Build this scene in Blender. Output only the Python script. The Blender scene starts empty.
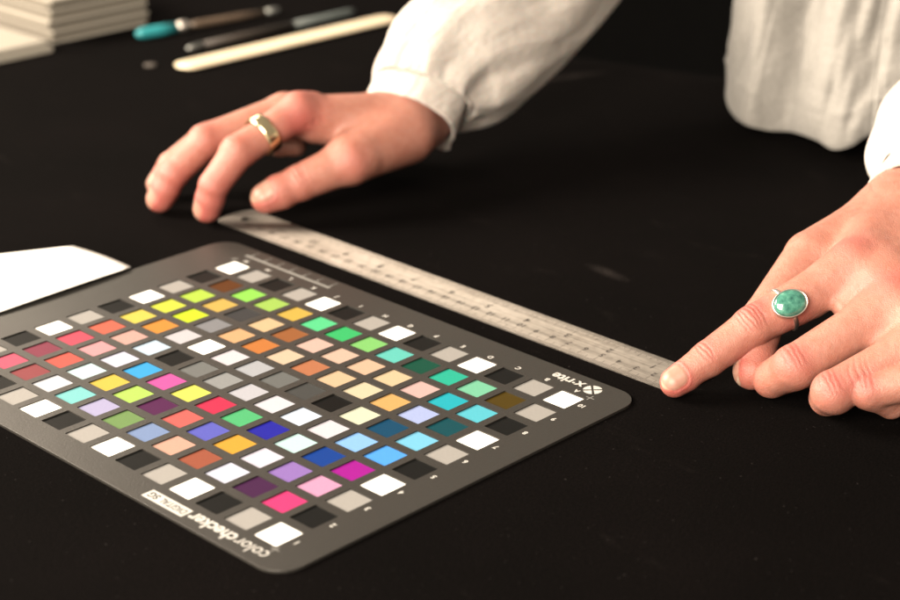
import bpy, bmesh, math, random
import numpy as np
from mathutils import Vector, Matrix

# ------------------------------------------------------------------ camera, world, lights, exposure
S = 0.01                       # everything below is laid out in centimetres
scene = bpy.context.scene
COL = scene.collection
random.seed(7); RNG = np.random.default_rng(7)

cam_d = bpy.data.cameras.new('camera'); cam = bpy.data.objects.new('camera', cam_d); COL.objects.link(cam)
CAM = Vector((46.886, -36.264, 33.535))
RIGHT = Vector((0.73882, 0.67389, 0.00365)); DOWN = Vector((0.26106, -0.28122, -0.92345)); FWD = Vector((-0.62128, 0.68322, -0.38370))
m = Matrix((RIGHT, -DOWN, -FWD)).transposed().to_4x4(); m.translation = CAM * S
cam.matrix_world = m
cam_d.sensor_width = 36; cam_d.lens = 73.02; cam_d.shift_x = -110.5 / 900; cam_d.shift_y = 0.0005
cam_d.clip_start = 0.02; cam_d.clip_end = 30
cam_d.dof.use_dof = True; cam_d.dof.focus_distance = 0.765; cam_d.dof.aperture_fstop = 8.2
scene.camera = cam

world = bpy.data.worlds.new('World'); scene.world = world; world.use_nodes = True
bg = world.node_tree.nodes['Background']; bg.inputs[0].default_value = (1.0, 0.84, 0.68, 1); bg.inputs[1].default_value = 0.34

def area(name, loc, target, size, power, color, size_y=None):
    d = bpy.data.lights.new(name, 'AREA'); d.energy = power; d.color = color
    d.shape = 'RECTANGLE'; d.size = size * S; d.size_y = (size_y or size) * S
    o = bpy.data.objects.new(name, d); COL.objects.link(o)
    o.location = Vector(loc) * S
    o.rotation_euler = (Vector(target) - Vector(loc)).to_track_quat('-Z', 'Y').to_euler()
    return o
area('key_softbox', (-142, -72, 92), (-14, 14, 0), 85, 128, (1.0, 0.845, 0.67), 85)
area('front_softbox', (38, -130, 80), (-10, 22, 3), 120, 112, (1.0, 0.85, 0.68), 100)
area('side_softbox', (-140, 48, 72), (-14, 14, 0), 45, 6, (1.0, 0.84, 0.66), 40)

scene.view_settings.view_transform = 'Standard'; scene.view_settings.look = 'None'
scene.view_settings.exposure = 0; scene.view_settings.gamma = 1
scene.view_settings.use_curve_mapping = False

# ------------------------------------------------------------------ helpers
def link(name, mesh, mat=None, parent=None, smooth=False):
    o = bpy.data.objects.new(name, mesh); COL.objects.link(o)
    if mat and not mesh.materials: mesh.materials.append(mat)
    if parent: o.parent = parent
    if smooth: mesh.shade_smooth()
    return o
def tag(o, label=None, cat=None, group=None, kind=None):
    if label: o['label'] = label
    if cat: o['category'] = cat
    if group: o['group'] = group
    if kind: o['kind'] = kind
    return o
def empty(name, loc=(0, 0, 0)):
    o = bpy.data.objects.new(name, None); COL.objects.link(o); o.empty_display_size = 0.02
    o.location = Vector(loc) * S
    return o
def child(o, parent):
    """parent a world-space mesh under an empty that is not at the origin"""
    o.parent = parent; o.matrix_parent_inverse = Matrix.Translation(-parent.location)
    return o
def mesh_from(name, verts, faces, scale=S):
    me = bpy.data.meshes.new(name)
    v = np.asarray(verts, dtype=float) * scale
    me.from_pydata(v.tolist(), [], [list(map(int, f)) for f in faces]); me.update()
    return me
def bm_mesh(name, bm):
    me = bpy.data.meshes.new(name); bm.to_mesh(me); bm.free(); me.update(); return me
def box_bm(x0, x1, y0, y1, z0, z1, bevel=0, seg=2):
    bm = bmesh.new()
    bmesh.ops.create_cube(bm, size=1)
    for v in bm.verts:
        v.co = Vector(((x0 + x1) / 2 + v.co.x * (x1 - x0), (y0 + y1) / 2 + v.co.y * (y1 - y0), (z0 + z1) / 2 + v.co.z * (z1 - z0))) * S
    if bevel: bmesh.ops.bevel(bm, geom=bm.edges[:], offset=bevel * S, segments=seg, affect='EDGES', profile=0.5)
    return bm
def lathe(profile, axis_from, axis_to, seg=20):
    """profile: list of (t 0..1 along the axis, radius cm)"""
    a = Vector(axis_from); b = Vector(axis_to); d = (b - a); L = d.length; d.normalize()
    u = d.orthogonal().normalized(); w = d.cross(u)
    verts = []; faces = []
    for t, r in profile:
        for i in range(seg):
            th = 2 * math.pi * i / seg
            verts.append(tuple(a + d * (t * L) + (u * math.cos(th) + w * math.sin(th)) * r))
    n = len(profile)
    for j in range(n - 1):
        for i in range(seg):
            faces.append((j * seg + i, j * seg + (i + 1) % seg, (j + 1) * seg + (i + 1) % seg, (j + 1) * seg + i))
    faces.append(tuple(range(seg - 1, -1, -1))); faces.append(tuple((n - 1) * seg + i for i in range(seg)))
    return verts, faces
def catmull(pts, n, closed=False):
    P = np.asarray(pts, float); N = len(P); out = []
    segs = N if closed else N - 1
    for i in range(segs):
        g = (lambda k: P[k % N]) if closed else (lambda k: P[min(max(k, 0), N - 1)])
        p0, p1, p2, p3 = g(i - 1), g(i), g(i + 1), g(i + 2)
        for j in range(n):
            t = j / n
            out.append(0.5 * ((2 * p1) + (-p0 + p2) * t + (2 * p0 - 5 * p1 + 4 * p2 - p3) * t * t + (-p0 + 3 * p1 - 3 * p2 + p3) * t ** 3))
    if not closed: out.append(P[-1])
    return np.array(out)

# ------------------------------------------------------------------ materials
class Mat:
    def __init__(s, name):
        s.m = bpy.data.materials.new(name); s.m.use_nodes = True
        s.t = s.m.node_tree; s.b = s.t.nodes['Principled BSDF']
    def n(s, kind, **kw):
        nd = s.t.nodes.new(kind)
        for k, v in kw.items():
            if k in nd.inputs.keys(): nd.inputs[k].default_value = v
            else: setattr(nd, k, v)
        return nd
    def l(s, a, b): s.t.links.new(a, b)
    def set(s, **kw):
        for k, v in kw.items(): s.b.inputs[k.replace('_', ' ')].default_value = v
        return s
    def coord(s, out='Object', scale=None):
        c = s.n('ShaderNodeTexCoord')
        if scale is None: return c.outputs[out]
        mp = s.n('ShaderNodeMapping'); mp.inputs['Scale'].default_value = scale
        s.l(c.outputs[out], mp.inputs[0]); return mp.outputs[0]
    def noise(s, vec, scale, detail=4, rough=0.55):
        nd = s.n('ShaderNodeTexNoise'); nd.inputs['Scale'].default_value = scale
        nd.inputs['Detail'].default_value = detail; nd.inputs['Roughness'].default_value = rough
        s.l(vec, nd.inputs['Vector']); return nd.outputs['Fac']
    def ramp(s, fac, stops):
        r = s.n('ShaderNodeValToRGB'); e = r.color_ramp.elements
        while len(e) > 1: e.remove(e[-1])
        e[0].position = stops[0][0]; e[0].color = (*stops[0][1], 1)
        for p, c in stops[1:]:
            x = e.new(p); x.color = (*c, 1)
        s.l(fac, r.inputs[0]); return r.outputs[0]
    def bump(s, h, strength, dist):
        b = s.n('ShaderNodeBump'); b.inputs['Strength'].default_value = strength; b.inputs['Distance'].default_value = dist
        s.l(h, b.inputs['Height'])
        prev = s.b.inputs['Normal'].links
        if prev: s.l(prev[0].from_socket, b.inputs['Normal'])
        s.l(b.outputs[0], s.b.inputs['Normal']); return b
    def mix(s, fac, a, b, mode='MIX'):
        x = s.n('ShaderNodeMix', data_type='RGBA', blend_type=mode)
        for sock, v in ((x.inputs[0], fac), (x.inputs[6], a), (x.inputs[7], b)):
            if isinstance(v, (int, float)): sock.default_value = v
            elif isinstance(v, tuple): sock.default_value = (*v, 1)
            else: s.l(v, sock)
        return x.outputs[2]
    def attr(s, name):
        a = s.n('ShaderNodeAttribute'); a.attribute_name = name; return a.outputs['Fac']
    def math(s, op, a, b=None):
        x = s.n('ShaderNodeMath', operation=op)
        for sock, v in ((x.inputs[0], a), (x.inputs[1], b)):
            if v is None: continue
            if isinstance(v, (int, float)): sock.default_value = v
            else: s.l(v, sock)
        return x.outputs[0]

PALE_STREAKS = [(-10.2, 28.2, -6.5, 27.7, .6, .013), (-36.0, 50.5, -32.5, 57.0, .9, .012)]  # a dust smear, then a pale streak near the far edge
TZ = -0.12      # height of the cloth
def mat_cloth_black():
    M = Mat('black_velvet'); v = M.coord()
    n1 = M.noise(v, 9, 3); n2 = M.noise(v, 900, 2, 0.7)
    c = M.ramp(n1, [(0.3, (0.0009, 0.00075, 0.00072)), (0.7, (0.0017, 0.0013, 0.0013))])
    c2 = M.ramp(n2, [(0.35, (0.5, 0.5, 0.5)), (0.75, (1.7, 1.6, 1.6))])
    dust = M.ramp(M.noise(M.coord(scale=(0.55, 1.5, 1)), 26, 6, 0.7), [(0.60, (0, 0, 0)), (0.78, (0.0028, 0.0023, 0.0021))])
    for (ax_, ay_, bx_, by_, wd, amt) in PALE_STREAKS:
        mp = M.n('ShaderNodeMapping', vector_type='TEXTURE'); L_ = math.hypot(bx_ - ax_, by_ - ay_)
        mp.inputs['Location'].default_value = ((ax_ + bx_) / 2 * S, (ay_ + by_) / 2 * S, TZ * S)
        mp.inputs['Rotation'].default_value = (0, 0, math.atan2(by_ - ay_, bx_ - ax_)); mp.inputs['Scale'].default_value = (L_ * .55 * S, wd * S, 0.05)
        M.l(v, mp.inputs[0]); gr = M.n('ShaderNodeTexGradient', gradient_type='SPHERICAL'); M.l(mp.outputs[0], gr.inputs[0])
        mk = M.math('MULTIPLY', gr.outputs['Fac'], M.noise(v, 130, 5, 0.7))
        c = M.mix(1.0, c, M.ramp(mk, [(0.08, (0, 0, 0)), (0.6, (amt, amt * .9, amt * .86))]), 'ADD')
    speck = M.ramp(M.noise(v, 620, 1, 0.4), [(0.76, (0, 0, 0)), (0.80, (0.010, 0.009, 0.009))])
    c = M.mix(1.0, M.mix(1.0, c, c2, 'MULTIPLY'), dust, 'ADD')
    M.l(M.mix(1.0, c, speck, 'ADD'), M.b.inputs['Base Color'])
    M.set(Roughness=0.95, Specular_IOR_Level=0.02, Sheen_Weight=0.0015, Sheen_Roughness=0.5)
    M.b.inputs['Sheen Tint'].default_value = (1, .9, .9, 1)
    M.bump(n2, 0.35, 0.0006)
    return M.m
def mat_skin():
    M = Mat('skin'); v = M.coord()
    red = M.attr('red'); nail = M.attr('nail'); tip = M.attr('edge')
    n1 = M.noise(v, 55, 5, 0.6); n2 = M.noise(v, 240, 4, 0.6)
    base = M.ramp(n1, [(0.3, (0.275, 0.116, 0.086)), (0.5, (0.305, 0.136, 0.103)), (0.72, (0.32, 0.153, 0.119))])
    blot = M.ramp(n2, [(0.35, (0.93, 0.88, 0.86)), (0.65, (1.04, 1.06, 1.06))])
    base = M.mix(1.0, base, blot, 'MULTIPLY')
    base = M.mix(M.math('MINIMUM', M.math('MULTIPLY', red, M.math('ADD', 0.85, M.math('MULTIPLY', n2, 1.1))), 0.92), base, (0.31, 0.082, 0.070))
    nailc = M.mix(tip, (0.285, 0.150, 0.116), (0.33, 0.245, 0.188))
    col = M.mix(nail, base, nailc)
    M.l(col, M.b.inputs['Base Color'])
    rr = M.n('ShaderNodeMapRange'); rr.inputs[3].default_value = 0.46; rr.inputs[4].default_value = 0.42; M.l(nail, rr.inputs[0])
    M.l(rr.outputs[0], M.b.inputs['Roughness'])
    M.set(Specular_IOR_Level=0.42, Subsurface_Weight=0.45, Subsurface_Scale=0.0022)
    M.b.inputs['Subsurface Radius'].default_value = (1.0, 0.32, 0.16)
    vo = M.n('ShaderNodeTexVoronoi', feature='DISTANCE_TO_EDGE'); vo.inputs['Scale'].default_value = 1150
    warp = M.n('ShaderNodeVectorMath', operation='ADD'); nz = M.n('ShaderNodeTexNoise'); nz.inputs['Scale'].default_value = 300
    M.l(v, nz.inputs['Vector']); sc = M.n('ShaderNodeVectorMath', operation='SCALE'); sc.inputs['Scale'].default_value = 0.0012
    M.l(nz.outputs['Color'], sc.inputs[0]); M.l(v, warp.inputs[0]); M.l(sc.outputs[0], warp.inputs[1]); M.l(warp.outputs[0], vo.inputs['Vector'])
    inv = M.math('SUBTRACT', 1.0, nail)
    h = M.math('MULTIPLY', M.math('MINIMUM', vo.outputs['Distance'], 0.25), inv)
    vo2 = M.n('ShaderNodeTexVoronoi', feature='DISTANCE_TO_EDGE'); vo2.inputs['Scale'].default_value = 520; M.l(warp.outputs[0], vo2.inputs['Vector'])
    M.bump(M.math('MULTIPLY', M.math('MINIMUM', vo2.outputs['Distance'], 0.12), inv), 0.38, 0.0006)
    M.bump(h, 0.45, 0.0006)
    M.bump(M.math('MULTIPLY', M.noise(v, 420, 5, 0.65), inv), 0.30, 0.0009)
    return M.m
def mat_fabric(name, col, col2, weave=1500, rough=0.85, bump=0.3, sss=0.0, crumple=0.35, ribs=0.0):
    M = Mat(name); v = M.coord()
    n1 = M.noise(v, 28, 5, 0.6); n2 = M.noise(v, weave, 2, 0.6)
    wv = M.noise(M.coord(scale=(1, 1, 0.18)), weave * 0.55, 2); wh = M.noise(M.coord(scale=(0.16, 0.16, 1)), weave * 0.55, 2)
    c = M.ramp(n1, [(0.3, col), (0.7, col2)])
    c = M.mix(0.6, c, M.ramp(n2, [(0.3, (0.82, 0.82, 0.82)), (0.7, (1.08, 1.08, 1.08))]), 'MULTIPLY')
    M.l(c, M.b.inputs['Base Color'])
    M.set(Roughness=rough, Specular_IOR_Level=0.15, Sheen_Weight=0.15)
    if sss: M.set(Subsurface_Weight=sss, Subsurface_Scale=0.004)
    M.bump(M.math('ADD', wv, wh), bump, 0.0006)
    M.bump(M.noise(v, 75, 5, 0.62), crumple, 0.004)
    if ribs: M.bump(M.noise(M.coord(scale=(1, 0.10, 0.45)), 210, 4, 0.6), ribs, 0.003)
    return M.m
def mat_simple(name, col, rough=0.5, metal=0.0, spec=0.5, var=0.12, scale=60, bump=0.1, coat=0.0):
    M = Mat(name); v = M.coord(); n = M.noise(v, scale, 5, 0.6)
    lo = tuple(c * (1 - var) for c in col); hi = tuple(c * (1 + var) for c in col)
    M.l(M.ramp(n, [(0.3, lo), (0.7, hi)]), M.b.inputs['Base Color'])
    M.set(Roughness=rough, Metallic=metal, Specular_IOR_Level=spec, Coat_Weight=coat)
    M.l(M.ramp(n, [(0.3, (rough * .85,) * 3), (0.7, (min(1, rough * 1.15),) * 3)]), M.b.inputs['Roughness'])
    if bump: M.bump(M.noise(v, scale * 8, 3), bump, 0.0004)
    return M.m
def mat_steel():
    M = Mat('brushed_steel')
    v = M.coord(scale=(5, 900, 900)); n = M.noise(v, 1.0, 6, 0.7); n2 = M.noise(M.coord(), 35, 4); n3 = M.noise(M.coord(), 350, 3)
    c = M.ramp(n, [(0.25, (0.24, 0.222, 0.202)), (0.75, (0.37, 0.347, 0.318))])
    c = M.mix(0.7, c, M.ramp(n2, [(0.3, (0.78, 0.76, 0.73)), (0.7, (1.05, 1.05, 1.05))]), 'MULTIPLY')
    M.l(c, M.b.inputs['Base Color'])
    M.set(Metallic=1.0)
    M.l(M.ramp(M.math('ADD', M.math('MULTIPLY', n, 0.6), M.math('MULTIPLY', n3, 0.4)), [(0.3, (0.30,) * 3), (0.7, (0.42,) * 3)]), M.b.inputs['Roughness'])
    M.bump(n, 0.12, 0.0002)
    cv = M.n('ShaderNodeCombineXYZ'); cv.inputs[1].default_value = 1.0
    M.l(cv.outputs[0], M.b.inputs['Tangent']); M.set(Anisotropic=0.94)
    return M.m
def mat_patch():
    M = Mat('matte_colour_chip'); oi = M.n('ShaderNodeObjectInfo'); v = M.coord()
    n = M.noise(v, 700, 3)
    M.l(M.mix(1.0, oi.outputs['Color'], M.ramp(n, [(0.3, (0.965,) * 3), (0.7, (1.03,) * 3)]), 'MULTIPLY'), M.b.inputs['Base Color'])
    M.set(Roughness=0.45, Specular_IOR_Level=0.06)
    M.bump(n, 0.10, 0.0002)
    return M.m
def mat_board():
    M = Mat('black_board'); v = M.coord(); n = M.noise(v, 900, 3); n2 = M.noise(v, 12, 4)
    M.l(M.ramp(n, [(0.3, (0.013, 0.0122, 0.011)), (0.7, (0.018, 0.017, 0.0152))]), M.b.inputs['Base Color'])
    M.l(M.ramp(n2, [(0.3, (0.40,) * 3), (0.7, (0.47,) * 3)]), M.b.inputs['Roughness'])
    M.set(Specular_IOR_Level=0.5)
    M.bump(n, 0.22, 0.0003)
    return M.m
def mat_stone():
    M = Mat('green_stone'); v = M.coord()
    n = M.noise(v, 320, 6, 0.7); vo = M.n('ShaderNodeTexVoronoi'); vo.inputs['Scale'].default_value = 420; M.l(v, vo.inputs['Vector'])
    c = M.ramp(n, [(0.28, (0.012, 0.055, 0.048)), (0.45, (0.03, 0.125, 0.095)), (0.6, (0.055, 0.19, 0.14)), (0.78, (0.16, 0.30, 0.24))])
    c = M.mix(0.35, c, M.ramp(vo.outputs['Distance'], [(0.1, (0.6, 0.8, 0.7)), (0.6, (1.3, 1.2, 1.3))]), 'MULTIPLY')
    M.l(c, M.b.inputs['Base Color']); M.set(Roughness=0.12, Coat_Weight=0.6, Coat_Roughness=0.05)
    return M.m
def mat_bone():
    M = Mat('bone'); v = M.coord(scale=(30, 4, 30)); n = M.noise(v, 5, 5)
    M.l(M.ramp(n, [(0.3, (0.54, 0.46, 0.33)), (0.7, (0.65, 0.57, 0.43))]), M.b.inputs['Base Color'])
    M.set(Roughness=0.4, Subsurface_Weight=0.2, Subsurface_Scale=0.003); M.bump(n, 0.08, 0.0004)
    return M.m
def mat_paper(name, col):
    M = Mat(name); v = M.coord(); n = M.noise(v, 300, 4)
    lo = tuple(c * .95 for c in col)
    M.l(M.ramp(n, [(0.3, lo), (0.7, col)]), M.b.inputs['Base Color']); M.set(Roughness=0.8, Specular_IOR_Level=0.2)
    M.bump(n, 0.15, 0.0003)
    return M.m

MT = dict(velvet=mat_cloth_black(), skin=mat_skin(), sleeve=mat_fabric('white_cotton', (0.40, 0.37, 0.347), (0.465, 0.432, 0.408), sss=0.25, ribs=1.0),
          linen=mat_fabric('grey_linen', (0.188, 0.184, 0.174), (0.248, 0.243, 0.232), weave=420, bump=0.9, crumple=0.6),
          steel=mat_steel(), chip=mat_patch(), board=mat_board(), stone=mat_stone(), bone=mat_bone(),
          paper=mat_paper('white_paper', (0.86, 0.86, 0.84)), greyboard=mat_paper('grey_board', (0.13, 0.117, 0.098)), creamboard=mat_paper('cream_board', (0.26, 0.245, 0.212)),
          print_white=mat_simple('white_print', (0.36, 0.36, 0.35), 0.6, var=0.05, bump=0), print_grey=mat_simple('grey_print', (0.14, 0.14, 0.135), 0.6, var=0.05, bump=0),
          print_dark=mat_simple('dark_print', (0.03, 0.029, 0.027), 0.6, var=0.05, bump=0), etch=mat_simple('etched_black', (0.035, 0.03, 0.027), 0.6, var=0.2, bump=0),
          gold=mat_simple('gold', (0.86, 0.74, 0.46), 0.22, 1.0, var=0.05, bump=0.03), silver=mat_simple('silver', (0.78, 0.74, 0.69), 0.34, 1.0, var=0.06, bump=0.05),
          teal=mat_simple('teal_plastic', (0.02, 0.22, 0.25), 0.4), brownwood=mat_simple('brown_wood', (0.085, 0.06, 0.042), 0.5, scale=90),
          greymetal=mat_simple('grey_metal', (0.25, 0.26, 0.25), 0.4, 0.8), darkwood=mat_simple('dark_wood', (0.03, 0.024, 0.02), 0.5), bluegrey=mat_simple('blue_grey_paint', (0.07, 0.085, 0.085), 0.5),
          disc=mat_simple('dull_metal', (0.05, 0.042, 0.036), 0.6))

# ------------------------------------------------------------------ setting: black cloth over the table
TZ = -0.12
def build_table():
    # far edge runs behind the tools and the person; the cloth rolls over it and hangs down
    nx, ny = 150, 130
    xs = np.linspace(-130, 70, nx); vs = np.linspace(0, 1, ny)
    verts = []; faces = []
    ripple = catmull(RNG.normal(0, 1, (60, 1)), 6)[:, 0]
    for j, t in enumerate(vs):
        for i, x in enumerate(xs):
            far = 68.2 + 0.30 * x if x > -45 else 54.7 - 0.02 * (x + 45) + (-(x + 45)) * 0.55
            far = min(far, 78)
            y = -60 + t * (far + 60 + 26)
            over = y - far
            z = TZ
            if over > 0:
                r = 2.0; arc = r * math.pi / 2
                if over < arc: a = over / r; y2 = far + r * math.sin(a); z = TZ - r * (1 - math.cos(a))
                else: y2 = far + r; z = TZ - r - (over - arc)
                y = y2
            else:
                # very soft unevenness away from everything that rests on the cloth
                w = min(1, max(0, (y - 30) / 10)) * min(1, max(0, -over / 4)) * min(1, max(0, (x + 48) / 6))* min(1, max(0, (28 - x) / 6))
                z = TZ + w * 0.10 * (math.sin(x * 0.33 + y * 0.21) * math.sin(y * 0.31 - x * 0.12) - 1.0)
            verts.append((x, y, z))
    for j in range(ny - 1):
        for i in range(nx - 1):
            a = j * nx + i; faces.append((a, a + 1, a + 1 + nx, a + nx))
    o = link('tabletop', mesh_from('tabletop', verts, faces), MT['velvet'], smooth=True)
    o['kind'] = 'structure'
    o['label'] = 'tabletop covered with black velvet cloth'
build_table()
fl = link('floor', mesh_from('floor', [(-500, -500, -76), (500, -500, -76), (500, 700, -76), (-500, 700, -76)], [(0, 1, 2, 3)]), mat_simple('dark_floor', (0.0022, 0.0022, 0.0022), 0.9, spec=0.05, bump=0))
fl['kind'] = 'structure'

# ------------------------------------------------------------------ text helper
_txt = {}
def text_mesh(s, size, bold=0.0, sx=1.0, tagm=''):
    key = (s, size, bold, sx, tagm)
    if key in _txt: return _txt[key]
    c = bpy.data.curves.new('t', 'FONT'); c.body = s; c.size = size * S; c.align_x = 'CENTER'; c.align_y = 'CENTER'; c.offset = bold * S; c.resolution_u = 3
    o = bpy.data.objects.new('t', c); COL.objects.link(o)
    bpy.context.view_layer.update()
    me = bpy.data.meshes.new_from_object(o.evaluated_get(bpy.context.evaluated_depsgraph_get()))
    bpy.data.objects.remove(o); bpy.data.curves.remove(c)
    # centre vertically on its own bounds and scale
    if len(me.vertices):
        co = np.array([v.co[:] for v in me.vertices]); mid = (co.min(0) + co.max(0)) / 2
        for v in me.vertices: v.co = Vector(((v.co.x - mid[0]) * sx, v.co.y - mid[1], 0))
    me.materials.clear()
    _txt[key] = me
    return me
def put_text(name, s, size, x, y, z, mat, parent, bold=0.0, rot=math.pi, sx=1.0, width=None):
    if width:
        co = np.array([v.co[:] for v in text_mesh(s, size, bold, 1.0).vertices]); sx = width * S / (co[:, 0].max() - co[:, 0].min())
    me = text_mesh(s, size, bold, sx, mat.name)
    o = bpy.data.objects.new(name, me); COL.objects.link(o)
    if not me.materials: me.materials.append(mat)
    o.location = Vector((x, y, z)) * S; o.rotation_euler = (0, 0, rot)
    return child(o, parent)

# ------------------------------------------------------------------ colour target board
PITCH = 1.72; HALF = 0.661; REC = 0.055
def srgb(c):
    c = np.array(c) / 255.0
    return np.where(c <= 0.04045, c / 12.92, ((c + 0.055) / 1.055) ** 2.4)
LIGHT = np.array([3.55, 2.95, 2.28])
W_, G_, K_ = (255, 255, 255), (200, 188, 172), (42, 42, 39)
rows = {}
edge14 = [W_, G_, K_, W_, G_, K_, W_, G_, K_, W_, G_, K_, G_, W_]
rows[1] = list(edge14); rows[10] = list(edge14)
rows[2] = [K_, (253,80,130), (95,52,82), (255,248,246), (195,105,75), (252,190,155), (158,172,200), (145,172,98), (214,196,216), (158,230,212), (255,246,232), (180,88,84), (248,108,122), G_]
rows[3] = [G_, (253,180,200), (182,136,198), (255,241,237), (253,185,70), (122,117,203), (250,120,105), (112,52,88), (213,238,108), (255,213,88), (249,255,243), (250,112,92), (168,78,88), K_]
rows[4] = [W_, (203,48,158), (46,82,158), (236,254,238), (60,55,172), (108,208,128), (240,68,92), (255,248,108), (250,108,172), (82,188,234), (253,244,244), (252,178,168), (250,98,108), W_]
rows[5] = [K_, (110,190,255), (172,218,255), (255,241,230), (255,254,252), (253,241,231), (232,218,208), (185,175,160), (148,140,126), K_, (238,247,245), (250,188,163), (250,123,93), G_]
rows[6] = [G_, (153,228,243), (26,90,114), (255,248,202), (34,36,34), (98,92,82), (138,131,118), (215,205,194), (255,239,227), W_, (245,226,213), (252,164,72), (255,227,98), K_]
rows[7] = [W_, (20,94,94), (210,213,243), (253,194,113), (255,230,180), (254,211,159), (224,138,92), (253,217,173), (238,142,72), (252,194,133), (168,158,148), (240,251,58), (250,244,84), W_]
rows[8] = [K_, (118,223,223), (62,203,203), (252,204,183), (254,219,164), (253,207,163), (252,209,173), (252,207,178), (190,115,66), (253,211,153), (88,82,75), (250,199,98), (218,240,88), G_]
rows[9] = [G_, (105,80,33), (153,228,173), (68,208,162), (18,98,72), (128,228,198), (163,229,122), (82,213,117), (117,238,152), (250,199,88), (198,229,102), (178,245,98), (124,74,40), K_]

def build_board():
    root = empty('colour_target', (-11.7, 7.9, TZ))
    tag(root, 'black rectangular colour calibration target with rows of square colour chips', 'colour target')
    X0, X1, Y0, Y1 = -25.75, 2.42, -1.96, 17.82; R = 1.15
    bm = bmesh.new()
    outer = []
    for cx, cy, a0 in ((X1 - R, Y1 - R, 0), (X0 + R, Y1 - R, 90), (X0 + R, Y0 + R, 180), (X1 - R, Y0 + R, 270)):
        for k in range(9):
            a = math.radians(a0 + k * 90 / 8); outer.append((cx + R * math.cos(a), cy + R * math.sin(a)))
    edges = []
    def loop(pts, z):
        vs = [bm.verts.new(Vector((x, y, z)) * S) for x, y in pts]
        es = [bm.edges.new((vs[i], vs[(i + 1) % len(vs)])) for i in range(len(vs))]
        return vs, es
    ov, oe = loop(outer, 0); edges += oe
    holes = []
    rc = 0.05
    for u in range(14):
        for v in range(10):
            cx, cy = -u * PITCH, v * PITCH
            pts = []
            for sx, sy, a0 in ((1, 1, 0), (-1, 1, 90), (-1, -1, 180), (1, -1, 270)):
                for k in range(3):
                    a = math.radians(a0 + k * 45)
                    pts.append((cx + sx * (HALF - rc) + rc * math.cos(a), cy + sy * (HALF - rc) + rc * math.sin(a)))
            hv, he = loop(pts, 0); edges += he; holes.append(hv)
    bmesh.ops.triangle_fill(bm, use_beauty=True, use_dissolve=False, edges=edges)
    for f in bm.faces:
        f.normal_update()
        if f.normal.z < 0: f.normal_flip()
    # bevelled outer rim and hole walls
    def wall(vs, levels, inward):
        prev = vs
        c = sum((v.co for v in vs), Vector()) / len(vs)
        for off, z in levels:
            nv = []
            for v in vs:
                d = Vector((v.co.x - c.x, v.co.y - c.y, 0)).normalized()
                nv.append(bm.verts.new(Vector((v.co.x + d.x * off * S, v.co.y + d.y * off * S, z * S))))
            n = len(vs)
            for i in range(n):
                a, b, c2, d2 = prev[i], prev[(i + 1) % n], nv[(i + 1) % n], nv[i]
                bm.faces.new((a, d2, c2, b) if not inward else (a, b, c2, d2)).normal_update()
            prev = nv
        return prev
    last = wall(ov, [(0.012, -0.004), (0.02, -0.015), (0.02, TZ + 0.004)], False)
    bm.faces.new(list(reversed(last)))
    for hv in holes: wall(hv, [(0.0, -REC - 0.02)], True)
    bmesh.ops.recalc_face_normals(bm, faces=bm.faces[:])
    fr = child(link('frame', bm_mesh('frame', bm), MT['board']), root)
    # the colour chips: one shared mesh, one object each
    b2 = box_bm(-HALF + 0.004, HALF - 0.004, -HALF + 0.004, HALF - 0.004, -0.06, 0)
    chip = bm_mesh('chip', b2); chip.materials.append(MT['chip'])
    for v in range(1, 11):
        for u in range(14):
            o = bpy.data.objects.new('colour_chip', chip); COL.objects.link(o)
            o.location = Vector((-u * PITCH, (v - 1) * PITCH, -REC)) * S
            src = rows[v][u]
            if src == W_: alb = np.array([0.88, 0.885, 0.86])
            elif src == G_: alb = np.array([0.183, 0.181, 0.178])
            elif src == K_: alb = np.array([0.0045, 0.0048, 0.0048])
            else:
                alb = np.maximum(srgb(src) / LIGHT - 0.004, 0.003)
                alb = np.where(np.array(src) >= 252, alb * 1.06, alb)
            o.color = (*np.clip(alb, 0.003, 0.9), 1)
            child(o, root)
    zt = 0.004
    # column letters beside row ten, row numbers beside column A, both read from the far side
    for u, ch in enumerate('ABCDEFGHIJKLMN'):
        put_text('letter', ch, 0.36, -u * PITCH - 0.10, 9 * PITCH + 0.97, zt, MT['print_white'], root, bold=0.012)
    for v in range(1, 11):
        put_text('numeral', str(v), 0.36, 1.02, (v - 1) * PITCH + 0.02, zt, MT['print_white'], root, bold=0.012)
    put_text('lettering', 'x·rite', 0.80, -1.12, 17.02, zt, MT['print_white'], root, bold=0.022, width=1.8)
    put_text('lettering', 'color', 0.86, 0.06, -1.36, zt, MT['print_white'], root, bold=0.0, width=1.72)
    put_text('lettering', 'checker', 0.86, -2.19, -1.36, zt, MT['print_white'], root, bold=0.024, width=2.62)
    bmb = box_bm(-6.1, -3.62, -1.66, -1.08, 0.002, 0.004); child(link('print_panel', bm_mesh('print_panel', bmb), MT['print_white']), root)
    put_text('lettering', 'DIGITAL', 0.46, -4.5, -1.37, 0.008, MT['print_dark'], root, bold=.008, width=1.5)
    put_text('lettering', 'SG', 0.48, -5.68, -1.37, 0.008, MT['print_dark'], root, bold=0.014, width=.55)
    # round emblem: four petals parted by an X
    verts = []; faces = []
    for q in range(4):
        a0 = q * math.pi / 2
        c = len(verts); off = 0.065
        dirx, diry = math.cos(a0), math.sin(a0)
        verts.append((dirx * off, diry * off, 0))
        for k in range(9):
            a = a0 - math.pi / 4 + 0.14 + (math.pi / 2 - 0.28) * k / 8
            verts.append((0.42 * math.cos(a), 0.42 * math.sin(a), 0))
        faces.append(tuple(range(c, c + 10)))
    em = link('emblem', mesh_from('emblem', verts, faces), MT['print_white']); em.location = Vector((0.33, 17.0, zt)) * S; child(em, root)
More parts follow.
